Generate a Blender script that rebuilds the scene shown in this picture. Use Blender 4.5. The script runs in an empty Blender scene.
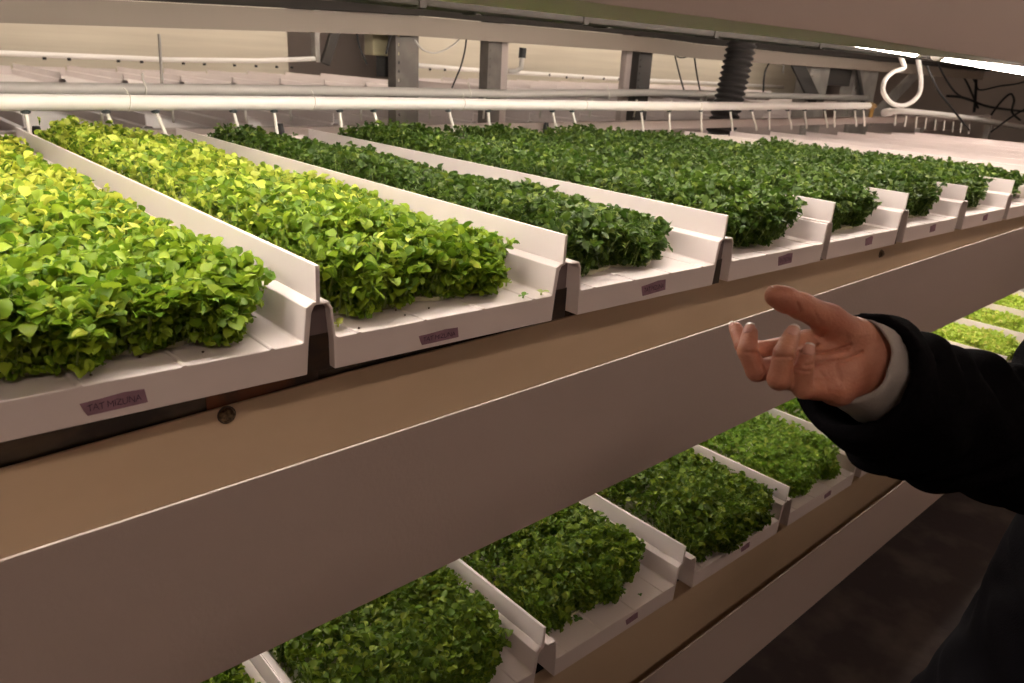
import bpy, math, random
import numpy as np
from mathutils import Vector, Matrix

C = bpy.context.scene.collection
Z0 = 1.5                        # eye height above the floor; geometry below is written relative to the eye
rnd = random.Random(7)

# ------------------------------------------------------------------ camera orientation
CX, CY = 512.0, 341.5
def _cam():
    a = np.array([1400 - CX, 108 - CY]); b = np.array([-217 - CX, 20 - CY])
    f = math.sqrt(-(a @ b))
    dx = np.array([a[0], -a[1], -f]); dx /= np.linalg.norm(dx)
    dy = np.array([b[0], -b[1], -f]); dy /= np.linalg.norm(dy)
    return f, np.array([dx, dy, np.cross(dx, dy)])
F, R = _cam()
def unp(px, py, d):             # point at depth d
    return R @ (np.array([px - CX, -(py - CY), -F]) / F * d)

# ------------------------------------------------------------------ materials
MATS = {}
def mat(name, col, rough=.5, metal=0, noise=None, bump=None, spec=.5, sss=0, emit=None, trans=0):
    m = bpy.data.materials.new(name); m.use_nodes = True
    nt = m.node_tree; b = nt.nodes['Principled BSDF']
    b.inputs['Base Color'].default_value = (*col, 1)
    b.inputs['Roughness'].default_value = rough
    b.inputs['Metallic'].default_value = metal
    b.inputs['Specular IOR Level'].default_value = spec
    if sss:
        b.inputs['Subsurface Weight'].default_value = sss
        b.inputs['Subsurface Radius'].default_value = (.012, .004, .002)
        b.inputs['Subsurface Scale'].default_value = 1.0
    if emit:
        b.inputs['Emission Color'].default_value = (*emit[:3], 1)
        b.inputs['Emission Strength'].default_value = emit[3]
    if noise or bump:
        tc = nt.nodes.new('ShaderNodeTexCoord')
    if noise:                   # (scale xyz, colour2, lo, hi)
        mp = nt.nodes.new('ShaderNodeMapping'); mp.inputs['Scale'].default_value = noise[0]
        nt.links.new(tc.outputs['Object'], mp.inputs[0])
        n = nt.nodes.new('ShaderNodeTexNoise'); n.inputs['Scale'].default_value = 1; n.inputs['Detail'].default_value = 6
        nt.links.new(mp.outputs[0], n.inputs['Vector'])
        r = nt.nodes.new('ShaderNodeValToRGB')
        r.color_ramp.elements[0].position = noise[2]; r.color_ramp.elements[1].position = noise[3]
        r.color_ramp.elements[0].color = (*col, 1); r.color_ramp.elements[1].color = (*noise[1], 1)
        nt.links.new(n.outputs['Fac'], r.inputs[0]); nt.links.new(r.outputs[0], b.inputs['Base Color'])
    if bump:                    # (scale, strength)
        n2 = nt.nodes.new('ShaderNodeTexNoise'); n2.inputs['Scale'].default_value = bump[0]; n2.inputs['Detail'].default_value = 5
        nt.links.new(tc.outputs['Object'], n2.inputs['Vector'])
        bp = nt.nodes.new('ShaderNodeBump'); bp.inputs['Strength'].default_value = bump[1]; bp.inputs['Distance'].default_value = .01
        nt.links.new(n2.outputs['Fac'], bp.inputs['Height']); nt.links.new(bp.outputs[0], b.inputs['Normal'])
    MATS[name] = m
    return m

def leaf_mat(name, rough=.45, trans=.35):
    m = bpy.data.materials.new(name); m.use_nodes = True
    nt = m.node_tree; b = nt.nodes['Principled BSDF']; out = nt.nodes['Material Output']
    at = nt.nodes.new('ShaderNodeAttribute'); at.attribute_name = 'tint'
    nt.links.new(at.outputs['Color'], b.inputs['Base Color'])
    b.inputs['Roughness'].default_value = rough
    b.inputs['Specular IOR Level'].default_value = .35
    tr = nt.nodes.new('ShaderNodeBsdfTranslucent')
    nt.links.new(at.outputs['Color'], tr.inputs['Color'])
    mx = nt.nodes.new('ShaderNodeMixShader'); mx.inputs[0].default_value = trans
    nt.links.new(b.outputs[0], mx.inputs[1]); nt.links.new(tr.outputs[0], mx.inputs[2])
    nt.links.new(mx.outputs[0], out.inputs['Surface'])
    MATS[name] = m
    return m

white = mat('white_plastic', (.80, .72, .70), .38, noise=((3, 1.2, 3), (.74, .66, .63), .45, .75))
matm = mat('grow_mat', (.62, .60, .46), .85, noise=((30, 30, 30), (.40, .42, .22), .4, .7), bump=(90, .6))
fascia = mat('painted_panel', (.52, .435, .40), .55, noise=((.8, 1, 3), (.48, .40, .365), .4, .7), bump=(160, .08))
gut = mat('cream_gutter', (.62, .49, .345), .5, noise=((2.2, 2, 5), (.52, .405, .275), .45, .75))
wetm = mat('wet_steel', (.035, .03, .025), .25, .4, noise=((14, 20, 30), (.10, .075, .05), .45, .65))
rust = mat('rust', (.16, .055, .02), .6, noise=((30, 30, 30), (.05, .03, .02), .4, .6))
steel = mat('galvanised_steel', (.42, .39, .35), .5, .3, noise=((9, 9, 9), (.33, .30, .27), .4, .6))
dsteel = mat('dark_steel', (.07, .062, .056), .5, .3)
hole = mat('hole_black', (.015, .013, .012), .8)
pvc = mat('white_pvc', (.86, .82, .77), .3)
pvcs = mat('grey_pvc', (.62, .58, .53), .4)
tub = mat('milky_tube', (.80, .76, .68), .35)
rub = mat('dark_rubber', (.03, .04, .04), .5)
trunk = mat('dull_trunking', (.042, .036, .032), .7, spec=.1)
post = mat('brown_steel', (.20, .175, .15), .55, .2, noise=((9, 9, 9), (.14, .12, .105), .4, .6))
beamm = mat('brown_beam', (.30, .245, .20), .6, noise=((.7, 1, 3), (.26, .21, .165), .4, .7))
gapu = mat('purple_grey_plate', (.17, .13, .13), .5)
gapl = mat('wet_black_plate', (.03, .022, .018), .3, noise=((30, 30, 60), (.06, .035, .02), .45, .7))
brassd = mat('tarnished_metal', (.22, .16, .09), .4, .6, noise=((200, 200, 200), (.06, .04, .025), .4, .6))
blk = mat('black_plastic', (.018, .016, .016), .5)
ribm = mat('black_ribbed', (.035, .03, .028), .55)
brass = mat('brass', (.40, .24, .08), .35, .9)
tapem = mat('purple_tape', (.25, .145, .19), .7, noise=((60, 60, 60), (.31, .18, .235), .4, .6))
inkm = mat('ink', (.06, .025, .055), .7)
boxm = mat('cream_box', (.60, .53, .33), .5)
wallm = mat('wall_paint', (.50, .41, .36), .8)
sheet = mat('pale_sheet', (.62, .55, .44), .55, noise=((.6, 1, 14), (.56, .49, .39), .4, .6))
floorm = mat('dark_floor', (.050, .040, .040), .85, noise=((7, 7, 7), (.11, .088, .078), .48, .78), bump=(40, .15), spec=.15)
ceilm = mat('ceiling_paint', (.20, .17, .15), .9)
tubeon = mat('lit_tube', (1, 1, 1), .3, emit=(1.0, .90, .80, 33))
tubefront = mat('lit_front_tube', (1, 1, 1), .3, emit=(1.0, .90, .80, 52))
tubefar = mat('lit_far_tube', (1, 1, 1), .3, emit=(1.0, .90, .78, 19))
aisleon = mat('aisle_tube', (1, 1, 1), .3, emit=(1.0, .77, .62, 50))
skin = mat('skin', (.44, .175, .110), .48, noise=((38, 38, 38), (.55, .25, .165), .4, .65), bump=(420, .18), sss=.12)
nailm = mat('nail', (.62, .34, .28), .22)
nailw = mat('nail_tip', (.85, .78, .74), .25)
coatm = mat('black_coat', (.0035, .003, .004), .85, bump=(500, .2), spec=.04)
shirtm = mat('grey_shirt', (.42, .39, .37), .85, bump=(600, .3))
trm = mat('dark_trousers', (.004, .0035, .004), .95, spec=0)
shoem = mat('shoe', (.02, .017, .015), .45)
hairm = mat('hair', (.03, .018, .012), .6)
eyew = mat('eye', (.7, .66, .62), .2)
seedm = mat('seed', (.05, .02, .012), .7)
leafm = leaf_mat('leaf')
stemm = mat('stem', (.42, .50, .20), .5)

# ------------------------------------------------------------------ mesh helpers
class MB:
    def __init__(s): s.v = []; s.f = []; s.mi = []; s.m = 0
    def add(s, vs, fs):
        o = len(s.v); s.v += [tuple(map(float, p)) for p in vs]
        for f in fs: s.f.append(tuple(i + o for i in f)); s.mi.append(s.m)
    def box(s, x0, x1, y0, y1, z0, z1):
        s.add([(x0,y0,z0),(x1,y0,z0),(x1,y1,z0),(x0,y1,z0),(x0,y0,z1),(x1,y0,z1),(x1,y1,z1),(x0,y1,z1)],
              [(0,3,2,1),(4,5,6,7),(0,1,5,4),(1,2,6,5),(2,3,7,6),(3,0,4,7)])
    def bar(s, a, b, w, h, up=(0,0,1)):        # box along a->b
        a = Vector(a); b = Vector(b); d = (b - a).normalized()
        u = Vector(up); sx = d.cross(u).normalized(); u = sx.cross(d)
        vs = []
        for p in (a, b):
            for i, j in ((-1,-1),(1,-1),(1,1),(-1,1)): vs.append(p + sx * (w/2*i) + u * (h/2*j))
        s.add(vs, [(0,1,2,3),(7,6,5,4),(0,4,5,1),(1,5,6,2),(2,6,7,3),(3,7,4,0)])
    def tube(s, pts, r, n=10, caps=True):
        pts = [Vector(p) for p in pts]; rs = r if isinstance(r, (list, tuple)) else [r]*len(pts)
        t0 = (pts[1]-pts[0]).normalized(); u = t0.orthogonal().normalized()
        vs = []; fs = []
        for k, p in enumerate(pts):
            t = (pts[min(k+1, len(pts)-1)] - pts[max(k-1, 0)]).normalized()
            u = (u - t * u.dot(t)).normalized(); w = t.cross(u)
            for i in range(n):
                a = 2*math.pi*i/n; vs.append(p + (u*math.cos(a) + w*math.sin(a))*rs[k])
        for k in range(len(pts)-1):
            for i in range(n):
                j = (i+1) % n; fs.append((k*n+i, k*n+j, (k+1)*n+j, (k+1)*n+i))
        if caps:
            fs.append(tuple(range(n-1, -1, -1))); fs.append(tuple((len(pts)-1)*n+i for i in range(n)))
        s.add(vs, fs)
    def prism(s, prof, y0, y1):               # (x,z) profile (counter-clockwise seen from -y) extruded along y
        n = len(prof); vs = [(x, y0, z) for x, z in prof] + [(x, y1, z) for x, z in prof]
        fs = [tuple(range(n)), tuple(range(2*n-1, n-1, -1))]
        for i in range(n):
            j = (i+1) % n; fs.append((i, i+n, j+n, j))
        s.add(vs, fs)
    def build(s, name, m, parent=None, origin=None, smooth=False, local=False, mats=None):
        me = bpy.data.meshes.new(name)
        o = bpy.data.objects.new(name, me); C.objects.link(o)
        org = Vector((0, 0, 0))
        if not local:
            if parent is not None: org = wloc(parent)
            elif origin is not None: org = Vector(origin) + Vector((0, 0, Z0)); o.location = org
            vs = [(x - org.x, y - org.y, z + Z0 - org.z) for x, y, z in s.v]
        else: vs = s.v
        me.from_pydata(vs, [], s.f)
        for mm in (mats or [m]): me.materials.append(mm)
        if mats: me.polygons.foreach_set('material_index', s.mi)
        if smooth: me.polygons.foreach_set('use_smooth', [True]*len(me.polygons))
        me.update()
        if parent is not None: o.parent = parent
        return o
def wloc(o):
    l = Vector(o.location)
    while o.parent is not None: o = o.parent; l = l + o.location
    return l
def bev(o, w=.002, seg=2, ang=35):
    m = o.modifiers.new('bevel', 'BEVEL'); m.width = w; m.segments = seg; m.limit_method = 'ANGLE'; m.angle_limit = math.radians(ang)
    return o
def tag(o, label=None, cat=None, group=None, kind=None):
    if label: o['label'] = label
    if cat: o['category'] = cat
    if group: o['group'] = group
    if kind: o['kind'] = kind
    return o
def empty(name, loc, label=None, cat=None, group=None, world=False):
    o = bpy.data.objects.new(name, None); C.objects.link(o); o.empty_display_size = .05
    o.location = Vector(loc) + Vector((0, 0, 0 if world else Z0))
    return tag(o, label, cat, group)
def copy_tree(o, parent=None):
    c = o.copy(); C.objects.link(c); c.parent = parent
    for ch in list(o.children): copy_tree(ch, c)
    return c

# ------------------------------------------------------------------ leaves
def leaf_template(nl=4):
    # oval blade, unit length along +y, cupped; columns: left, mid, right
    if nl == 4: w = [.05, .33, .47, .49, .36, .10]; T = [0, .17, .38, .62, .86, 1.0]
    else: w = [.07, .43, .49, .34, .06]; T = [0, .25, .55, .84, 1.0]
    vs = []; L = len(w)
    for i in range(L):
        for j in (-1, 0, 1): vs.append((j*w[i], T[i] + (.03 if j == 0 and i == L-1 else 0), .20*abs(j)*w[i] + .22*T[i] - .32*T[i]**2))
    fs = []
    for i in range(L-1):
        for j in range(2):
            a = i*3+j; fs.append((a, a+1, a+4, a+3))
    return np.array(vs), np.array(fs)
LT = {4: leaf_template(4), 3: leaf_template(3)}

def crop(name, x0, x1, y0, y1, zf, H, n, size, pal, seed, nl=3, hfun=None, yellow=None, stems=True):
    """mat of seedlings; returns mesh with a per-leaf colour attribute. local coordinates"""
    rg = np.random.default_rng(seed)
    TV, TF = LT[nl]
    ns = int(n*.40)
    px = rg.uniform(x0, x1, ns); py = rg.uniform(y0, y1, ns)
    ne = int(ns*.30)                                   # fuller along the front
    px = np.concatenate([px, rg.uniform(x0, x1, ne)]); py = np.concatenate([py, y0 + .10*rg.random(ne)**1.3])
    nr = int(ns*.16)                                   # and along the right-hand side near the front
    px = np.concatenate([px, x1 - .05*rg.random(nr)**1.3]); py = np.concatenate([py, rg.uniform(y0, y0 + .55, nr)])
    ns = len(px)
    px = x0 + (px - x0)*(1 - .13*np.exp(-np.clip(py - y0, 0, 9)/.13))
    wob = .010*np.sin(py*37 + seed) + .008*np.sin(py*83 + 2*seed)
    px = np.where(px > x1 - .04, px + wob, px)
    wy = .012*np.sin(px*41 + seed*1.7) + .009*np.sin(px*97 + seed)
    py = np.where(py < y0 + .06, py + wy, py)
    # rounded front right corner
    cd = np.clip((px - (x1 - .07))/.07, 0, 1)*np.clip((y0 + .08 - py)/.08, 0, 1)
    py = py + cd*.05
    edge = np.minimum(np.minimum((px - x0)/.03, (x1 - px)/.07), np.minimum((py - y0)/.09, (y1 - py)/.05))
    edge = np.clip(edge, 0, 1)
    big = .5 + .5*np.sin(px*19 + seed)*np.sin(py*11 + 2*seed)
    h = H*(.50 + .50*np.sqrt(edge))*(.74 + .26*big + rg.uniform(-.22, .18, ns) + .08*(rg.random(ns) < .04))
    if hfun is not None: h = h*hfun(px, py)
    lean = rg.normal(0, .12, (ns, 2))
    lean[:, 1] -= np.where(py < y0 + .06, .45*rg.random(ns), 0)
    lean[:, 0] += np.where(px > x1 - .05, .35*rg.random(ns), 0)
    pts = []; azs = []; tl = []; szs = []; tops = []
    front = py < y0 + .07
    for k in range(6):
        if k < 3:
            sel = np.ones(ns, bool); fr = rg.uniform((.93, .84, .72)[k], 1.0, ns)
        else:
            sel = (edge < .98) & (rg.random(ns) < .8); fr = rg.uniform(.05, .92, ns)
        base = np.stack([px + lean[:, 0]*h*fr, py + lean[:, 1]*h*fr, zf + h*fr], 1)
        az = rg.uniform(0, 2*math.pi, ns)
        az = np.where((k >= 3) & front & (rg.random(ns) < .6), math.pi + rg.normal(0, .8, ns), az)
        up = rg.normal(.12, .34, ns) + (.30 if k == 0 else 0)
        up = np.where(rg.random(ns) < .10, rg.uniform(.7, 1.3, ns), up)
        if k >= 3: up = rg.normal(-.30, .45, ns)
        s = size*rg.uniform(.48, 1.2, ns)*(1.0 if k < 3 else .74)
        pts.append(base[sel]); azs.append(az[sel]); tl.append(up[sel]); szs.append(s[sel]); tops.append(fr[sel])
    P = np.concatenate(pts); A = np.concatenate(azs); T = np.concatenate(tl); S = np.concatenate(szs); FR = np.concatenate(tops)
    N = len(P)
    roll = rg.normal(0, .45, N); wid = rg.uniform(.62, 1.02, N)
    cup = rg.uniform(.3, 2.8, N); curl = rg.uniform(-.8, 2.6, N)
    ca, sa = np.cos(A), np.sin(A); ct, st = np.cos(T), np.sin(T)
    yv = np.stack([sa*ct, ca*ct, st], 1)
    xv = np.stack([ca, -sa, np.zeros(N)], 1)
    zv = np.cross(xv, yv)
    cr, sr = np.cos(roll)[:, None], np.sin(roll)[:, None]
    x2 = xv*cr + zv*sr; z2 = zv*cr - xv*sr
    tt = TV[:, 1]; zc = np.abs(TV[:, 0])*.42; zl_ = .22*tt - .34*tt*tt
    ZZ = zc[None]*cup[:, None] + zl_[None]*curl[:, None]
    V = (TV[None, :, 0, None]*x2[:, None, :]*wid[:, None, None] + TV[None, :, 1, None]*yv[:, None, :] + ZZ[:, :, None]*z2[:, None, :])*S[:, None, None] + P[:, None, :]
    V += rg.normal(0, .0005, V.shape)
    V[:, :, 2] = np.maximum(V[:, :, 2], zf + .001)
    over = V[:, :, 0] > XR; V[:, :, 0] = np.where(over, XR - .25*(V[:, :, 0] - XR), V[:, :, 0])
    und = V[:, :, 0] < XL; V[:, :, 0] = np.where(und, XL + .25*(XL - V[:, :, 0]), V[:, :, 0])
    nv = TV.shape[0]
    Fc = (TF[None] + (np.arange(N)*nv)[:, None, None]).reshape(-1, 4)
    a, b, c = [np.array(q) for q in pal]
    u = rg.random(N)
    u = u**1.35; col = a[None]*(1-u[:, None]) + b[None]*u[:, None]
    ymask = rg.random(N) < (.10 if yellow is None else yellow(P[:, 0], P[:, 1])*(FR > .8))
    col = np.where(ymask[:, None], c[None]*rg.uniform(.8, 1.1, N)[:, None], col)
    colv = np.repeat(np.concatenate([col, np.ones((N, 1))], 1), nv, axis=0)
    Vf = V.reshape(-1, 3)
    if stems:
        m = (rg.random(ns) < .35) & (edge < .8)
        idx = np.where(m)[0]; K = len(idx)
        b0 = np.stack([px[idx], py[idx], np.full(K, zf)], 1)
        t0 = np.stack([px[idx] + lean[idx, 0]*h[idx], py[idx] + lean[idx, 1]*h[idx], zf + h[idx]*.97], 1)
        w = .0011
        sv = np.stack([b0+[-w,0,0], b0+[w*.6,w,0], b0+[w*.6,-w,0], t0+[-w,0,0], t0+[w*.6,w,0], t0+[w*.6,-w,0]], 1)
        sv[:, :, 0] = np.clip(sv[:, :, 0], XL, XR)
        sf = np.array([(0,1,4,3),(1,2,5,4),(2,0,3,5)])
        base = len(Vf)
        Sf = (sf[None] + (np.arange(K)*6)[:, None, None] + base).reshape(-1, 4)
        Vf = np.concatenate([Vf, sv.reshape(-1, 3)]); Fc = np.concatenate([Fc, Sf])
        sc = np.tile(np.array([[.30, .40, .12, 1]]), (K*6, 1)); colv = np.concatenate([colv, sc])
    me = bpy.data.meshes.new(name)
    me.vertices.add(len(Vf)); me.vertices.foreach_set('co', Vf.astype(np.float32).ravel())
    me.loops.add(len(Fc)*4); me.loops.foreach_set('vertex_index', Fc.astype(np.int32).ravel())
    me.polygons.add(len(Fc)); me.polygons.foreach_set('loop_start', (np.arange(len(Fc))*4).astype(np.int32))
    me.polygons.foreach_set('use_smooth', np.ones(len(Fc), bool))
    at = me.color_attributes.new('tint', 'FLOAT_COLOR', 'POINT'); at.data.foreach_set('color', colv.astype(np.float32).ravel())
    me.materials.append(leafm); me.update(calc_edges=True); me.validate()
    return me

# ------------------------------------------------------------------ the tray
TL = 1.44       # length
XL, XR = .0045, .3235
def tray_proto():
    root = empty('growing_tray', (0, 0, 0), world=True)
    b = MB()
    b.prism([(0,0),(.330,0),(.3325,.034),(.3365,.068),(.3400,.0745),(.3465,.0765),(.3400,.0795),(.3300,.074),(.3265,.037),(.3235,.036),
             (.0055,.036),(.002,.038),(-.0015,.070),(-.0060,.0775),(-.0230,.0780),(-.0230,.0755),(-.0085,.0745),(-.0045,.068),(-.001,.034)], 0, TL)
    o = b.build('tray_body', white, root, local=True); bev(o, .0035, 3, 40)
    r = MB()
    for x in (.030, .118, .206, .292):
        r.prism([(x-.0035,.0355),(x+.0035,.0355),(x+.0016,.0376),(x-.0016,.0376)], -.0008, .30)
    bev(r.build('floor_rib', white, root, local=True), .0006, 1)
    fr = MB(); fr.prism([(.3415,.0765),(.3462,.0765),(.3462,.117),(.3442,.117),(.3442,.112),(.3436,.112),(.3436,.117),(.3415,.117)], 0, TL)
    bev(fr.build('divider_fin', white, root, local=True), .0008, 2)
    e = MB(); e.box(.003, .3265, TL-.004, TL, .030, .100)
    bev(e.build('end_wall', white, root, local=True), .001, 1)
    mt = MB()                           # grow mat, uneven outline
    pr = []
    N = 26
    for i in range(N+1):
        x = .006 + .300*i/N; pr.append((x, .060 + .007*math.sin(x*55) + .004*math.sin(x*131+1) + .05*max(0, (x-.25)/.046)**3))
    vs = []; fs = []
    for z in (.0362, .0415):
        for x, y in pr: vs.append((x, y, z))
        for x, y in pr: vs.append((x, TL-.03, z))
    n = N+1
    for i in range(N):
        fs.append((2*n+i, 2*n+i+1, 3*n+i+1, 3*n+i)); fs.append((i, i+1, 2*n+i+1, 2*n+i))
    fs.append((n-1, 2*n-1, 4*n-1, 3*n-1))
    mt.add(vs, fs)
    mt.build('grow_mat', matm, root, local=True)
    return root

def tape(parent, x, z, w, h, tilt, writing=True, skew=0):
    t = MB()
    ca, sa = math.cos(tilt), math.sin(tilt)
    out = [(-w/2+.0015, -h*.16), (-w/2+.004, -h*.52), (0, -h*.50), (w/2+.001, -h*.46), (w/2-.001, h*.50), (w*.16, h*.56), (-w*.2, h*.44), (-w/2-.001, h*.38)]
    P = [(x + px*ca - pz*sa, z + px*sa + pz*ca) for px, pz in out]
    n = len(P)
    t.add([(a, -.0008, c) for a, c in P] + [(a, .0004, c) for a, c in P],
          [tuple(range(n))] + [(i, i+n, (i+1)%n+n, (i+1)%n) for i in range(n)])
    o = t.build('label_tape', tapem, parent, local=True); o['label'] = 'purple handwritten tape'
    if writing:
        cu = bpy.data.curves.new('lettering', 'FONT'); cu.body = 'TAT MIZUNA'; cu.size = h*.62; cu.align_x = 'CENTER'; cu.align_y = 'CENTER'
        cu.space_character = .92
        tmp = bpy.data.objects.new('tmp', cu); C.objects.link(tmp)
        dg = bpy.context.evaluated_depsgraph_get()
        me = bpy.data.meshes.new_from_object(tmp.evaluated_get(dg))
        bpy.data.objects.remove(tmp)
        xs = [v.co.x for v in me.vertices]; wd = max(xs) - min(xs); k = w*.84/wd
        for v in me.vertices:
            a, c = v.co.x*k, v.co.y*1.0 - h*.03 + .0006*math.sin(v.co.x*600)
            v.co = (x + a*ca - c*sa, -.0012, z + a*sa + c*ca)
        me.name = 'lettering'; me.materials.clear(); me.materials.append(inkm)
        l = bpy.data.objects.new('lettering', me); C.objects.link(l); l.parent = o
    return o

proto = tray_proto()
ORD = ['first', 'second', 'third', 'fourth', 'fifth', 'sixth', 'seventh', 'eighth']
bright = ((.10, .215, .012), (.34, .47, .035), (.60, .66, .09))
bright2 = ((.10, .205, .012), (.33, .46, .035), (.56, .64, .10))
green = ((.036, .082, .008), (.095, .165, .018), (.17, .24, .035))
green2 = ((.036, .080, .010), (.095, .16, .020), (.16, .23, .04))
midg = ((.075, .155, .010), (.19, .29, .022), (.27, .36, .035))
lowfar = ((.34, .50, .06), (.48, .60, .09), (.60, .62, .14))

first_used = [False]
bare = empty('growing_tray', (0, 0, 0), world=True)
for ch in list(proto.children):
    if not ch.name.startswith('grow_mat'):
        c_ = ch.copy(); C.objects.link(c_); c_.parent = bare
bare_used = [False]
def place_bare(x, y, z, slope, label, group):
    if not bare_used[0]: t = bare; bare_used[0] = True
    else: t = copy_tree(bare)
    t.location = (x, y, z + Z0); t.rotation_euler = (0, math.atan(slope), 0)
    return tag(t, label, 'tray', group)
def place_tray(x, y, z, slope, label, group):
    if not first_used[0]: t = proto; first_used[0] = True
    else: t = copy_tree(proto)
    t.location = (x, y, z + Z0); t.rotation_euler = (0, math.atan(slope), 0)
    tag(t, label, 'tray', group)
    return t
def place_crop(me, tr, label, group):
    o = bpy.data.objects.new('microgreen_mat', me); C.objects.link(o)
    o.location = tr.location; o.rotation_euler = tr.rotation_euler
    return tag(o, label, 'microgreens', group, 'stuff')

def yel(y0, amt):       # young yellow leaves, denser to the back, with the lamplight there painted in too
    return lambda x, y: np.clip(.06 + amt*(y - y0)/.5, .04, .85*amt+.1)

TAPES = []
# upper tier
FINS = [.351, .713, 1.093, 1.469, 1.824, 2.198, 2.579]
while len(FINS) < 15: FINS.append(FINS[-1] + .371)
upper = []
uplab = [
 'white tray of yellow-green seedlings at the left edge, bolt head below its purple tape',
 'white tray of yellow-green seedlings with loose sprouts dropped on its front lip',
 'white tray of dark green seedlings directly right of the yellow-green ones',
 'white tray of dark green seedlings, fourth from left on the upper shelf',
 'white tray of dark green seedlings, fifth from left on the upper shelf, above the thumb',
 'white tray of dark green seedlings, sixth from left on the upper shelf',
 'white tray of dark green seedlings, seventh from left on the upper shelf',
 'white tray of green seedlings cut by the right edge on the upper shelf']
croplab = [
 'yellow-green microgreens filling the leftmost tray of the upper shelf',
 'yellow-green microgreens in the second tray, behind the loose sprouts',
 'dark green microgreens in the third tray from the left, upper shelf',
 'dark green microgreens in the fourth tray from the left, upper shelf',
 'dark green microgreens in the fifth tray from the left, upper shelf',
 'dark green microgreens in the sixth tray from the left, upper shelf',
 'dark green microgreens in the seventh tray from the left, upper shelf',
 'dark green microgreens in the upper tray cut by the right edge']
tapes = [(.1435, .0150, .053, .0140, .0), (.139, .0125, .057, .0130, -.01), (.168, .0175, .058, .0175, .03), (.186, .0195, .050, .019, 0),
         (.185, .022, .034, .018, .0), (.17, .021, .034, .018, 0), (.17, .021, .034, .017, 0), (.17, .021, .034, .017, 0)]
specs = [  # x0,x1,y0,y1,H,n,size,pal,nl
 (.000, .322, .035, 1.38, .080, 11000, .0150, bright, 4, lambda x, y: .78 + .45*np.clip((.33 - x)/.33, 0, 1)),
 (.004, .320, .050, 1.38, .092, 10500, .0150, bright2, 4, lambda x, y: .66 + .48*np.clip((.33 - x)/.33, 0, 1)),
 (.004, .318, .058, 1.38, .082, 9500, .0140, green, 4, lambda x, y: .66 + .46*np.clip((.33 - x)/.33, 0, 1)),
 (.004, .318, .050, 1.38, .098, 8500, .0145, green, 3, None),
 (.004, .318, .060, 1.38, .096, 7500, .0150, green2, 3, None),
 (.004, .318, .060, 1.38, .094, 6500, .0155, green2, 3, None),
 (.004, .318, .060, 1.36, .090, 5500, .016, green2, 3, None),
 (.004, .290, .060, .95, .086, 4200, .016, green2, 3, None)]
for k, fx in enumerate(FINS):
    x = fx - .3415
    z = -.3147 - .022*x
    if k < 8:
        t = place_tray(x, .682, z, .022, uplab[k], 'growing trays on the upper shelf')
        tx, tz, tw, th, ti = tapes[k]
        TAPES.append((t, tx, tz, tw, th, ti, k < 4))
        s = specs[k]
        yf = yel(.15, [.62, .55, .0, .0, .0, 0, 0, 0][k]) if k < 2 else (lambda x, y: np.full_like(x, .12))
        me = crop('microgreen_mat', s[0], s[1], s[2], s[3], .0405, s[4], s[5], s[6], s[7], 11+k, nl=s[8], hfun=s[9], yellow=yf)
        place_crop(me, t, croplab[k], 'microgreens on the upper shelf')
    else:
        t = place_bare(x, .682, z, .022, 'bare white tray among the far ones right of the last dark green crop', 'empty white trays at the far right')
    upper.append(t)

# lower tier
LF = [-.04, .337, .715, 1.093, 1.486, 1.862, 2.240, 2.618, 2.996, 3.374, 3.752, 4.130]
lowlab = {
 0: 'white tray hidden almost wholly behind the panel at lower left',
 1: 'lower-shelf tray peeking out at the bottom edge, first from the left',
 2: 'lower-shelf tray of green seedlings, second from left, cut by the bottom edge',
 3: 'lower-shelf tray with loose sprouts scattered on its bare front lip',
 4: 'lower-shelf tray below the hand with seedlings growing up to its front lip',
 5: 'lower-shelf tray under the black sleeve cuff with a pale bare strip in front',
 6: 'lower-shelf tray mostly hidden behind the black sleeve',
 7: 'lower-shelf tray wholly overlapped by the outstretched forearm',
 8: 'lower-shelf tray just above the black sleeve with bright green seedlings',
 9: 'lower-shelf tray of pale green seedlings between two white dividers, above the sleeve',
 10: 'lower-shelf tray of pale green seedlings at the right edge under the panel',
 11: 'lower-shelf tray farthest right with pale green seedlings'}
lowpal = {k: midg for k in range(8)}
for k in (5, 6, 7): lowpal[k] = ((.18, .34, .035), (.28, .44, .05), (.38, .50, .08))
for k in (8, 9, 10, 11): lowpal[k] = lowfar
lowspec = {1: (.004, .32, .05, .085), 2: (.004, .320, .030, .090), 3: (.004, .322, .056, .080), 4: (.004, .322, .010, .100), 5: (.004, .318, .036, .095)}
for k, fx in enumerate(LF):
    if k == 0: continue
    x = fx - .3415
    z = -.957 - .030*(x - .37) if x < 1.4 else -.957 - .030*1.03 - .012*(x - 1.4)
    t = place_tray(x, .665, z, .026, lowlab[k], 'growing trays on the lower shelf')
    TAPES.append((t, .19 if k != 3 else .20, .020, .034, .014, 0, False))
    a = lowspec.get(k, (.004, .315, .05, .080))
    n = 10500 if k < 6 else 6000
    me = crop('microgreen_mat', a[0], a[1], a[2], .95, .0405, a[3], n, .0135 if k < 6 else .016, lowpal[k], 40+k, nl=4 if k in (2, 3, 4) else 3,
              hfun=(lambda x, y: .9 + .1*np.sin(x*20)), yellow=lambda x, y: np.full_like(x, .14))
    place_crop(me, t, 'microgreens growing in the ' + lowlab[k].replace('white tray', 'tray').split(',')[0].split(' with ')[0] + (' at right edge' if k == 10 else ''), 'microgreens on the lower shelf')

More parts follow.
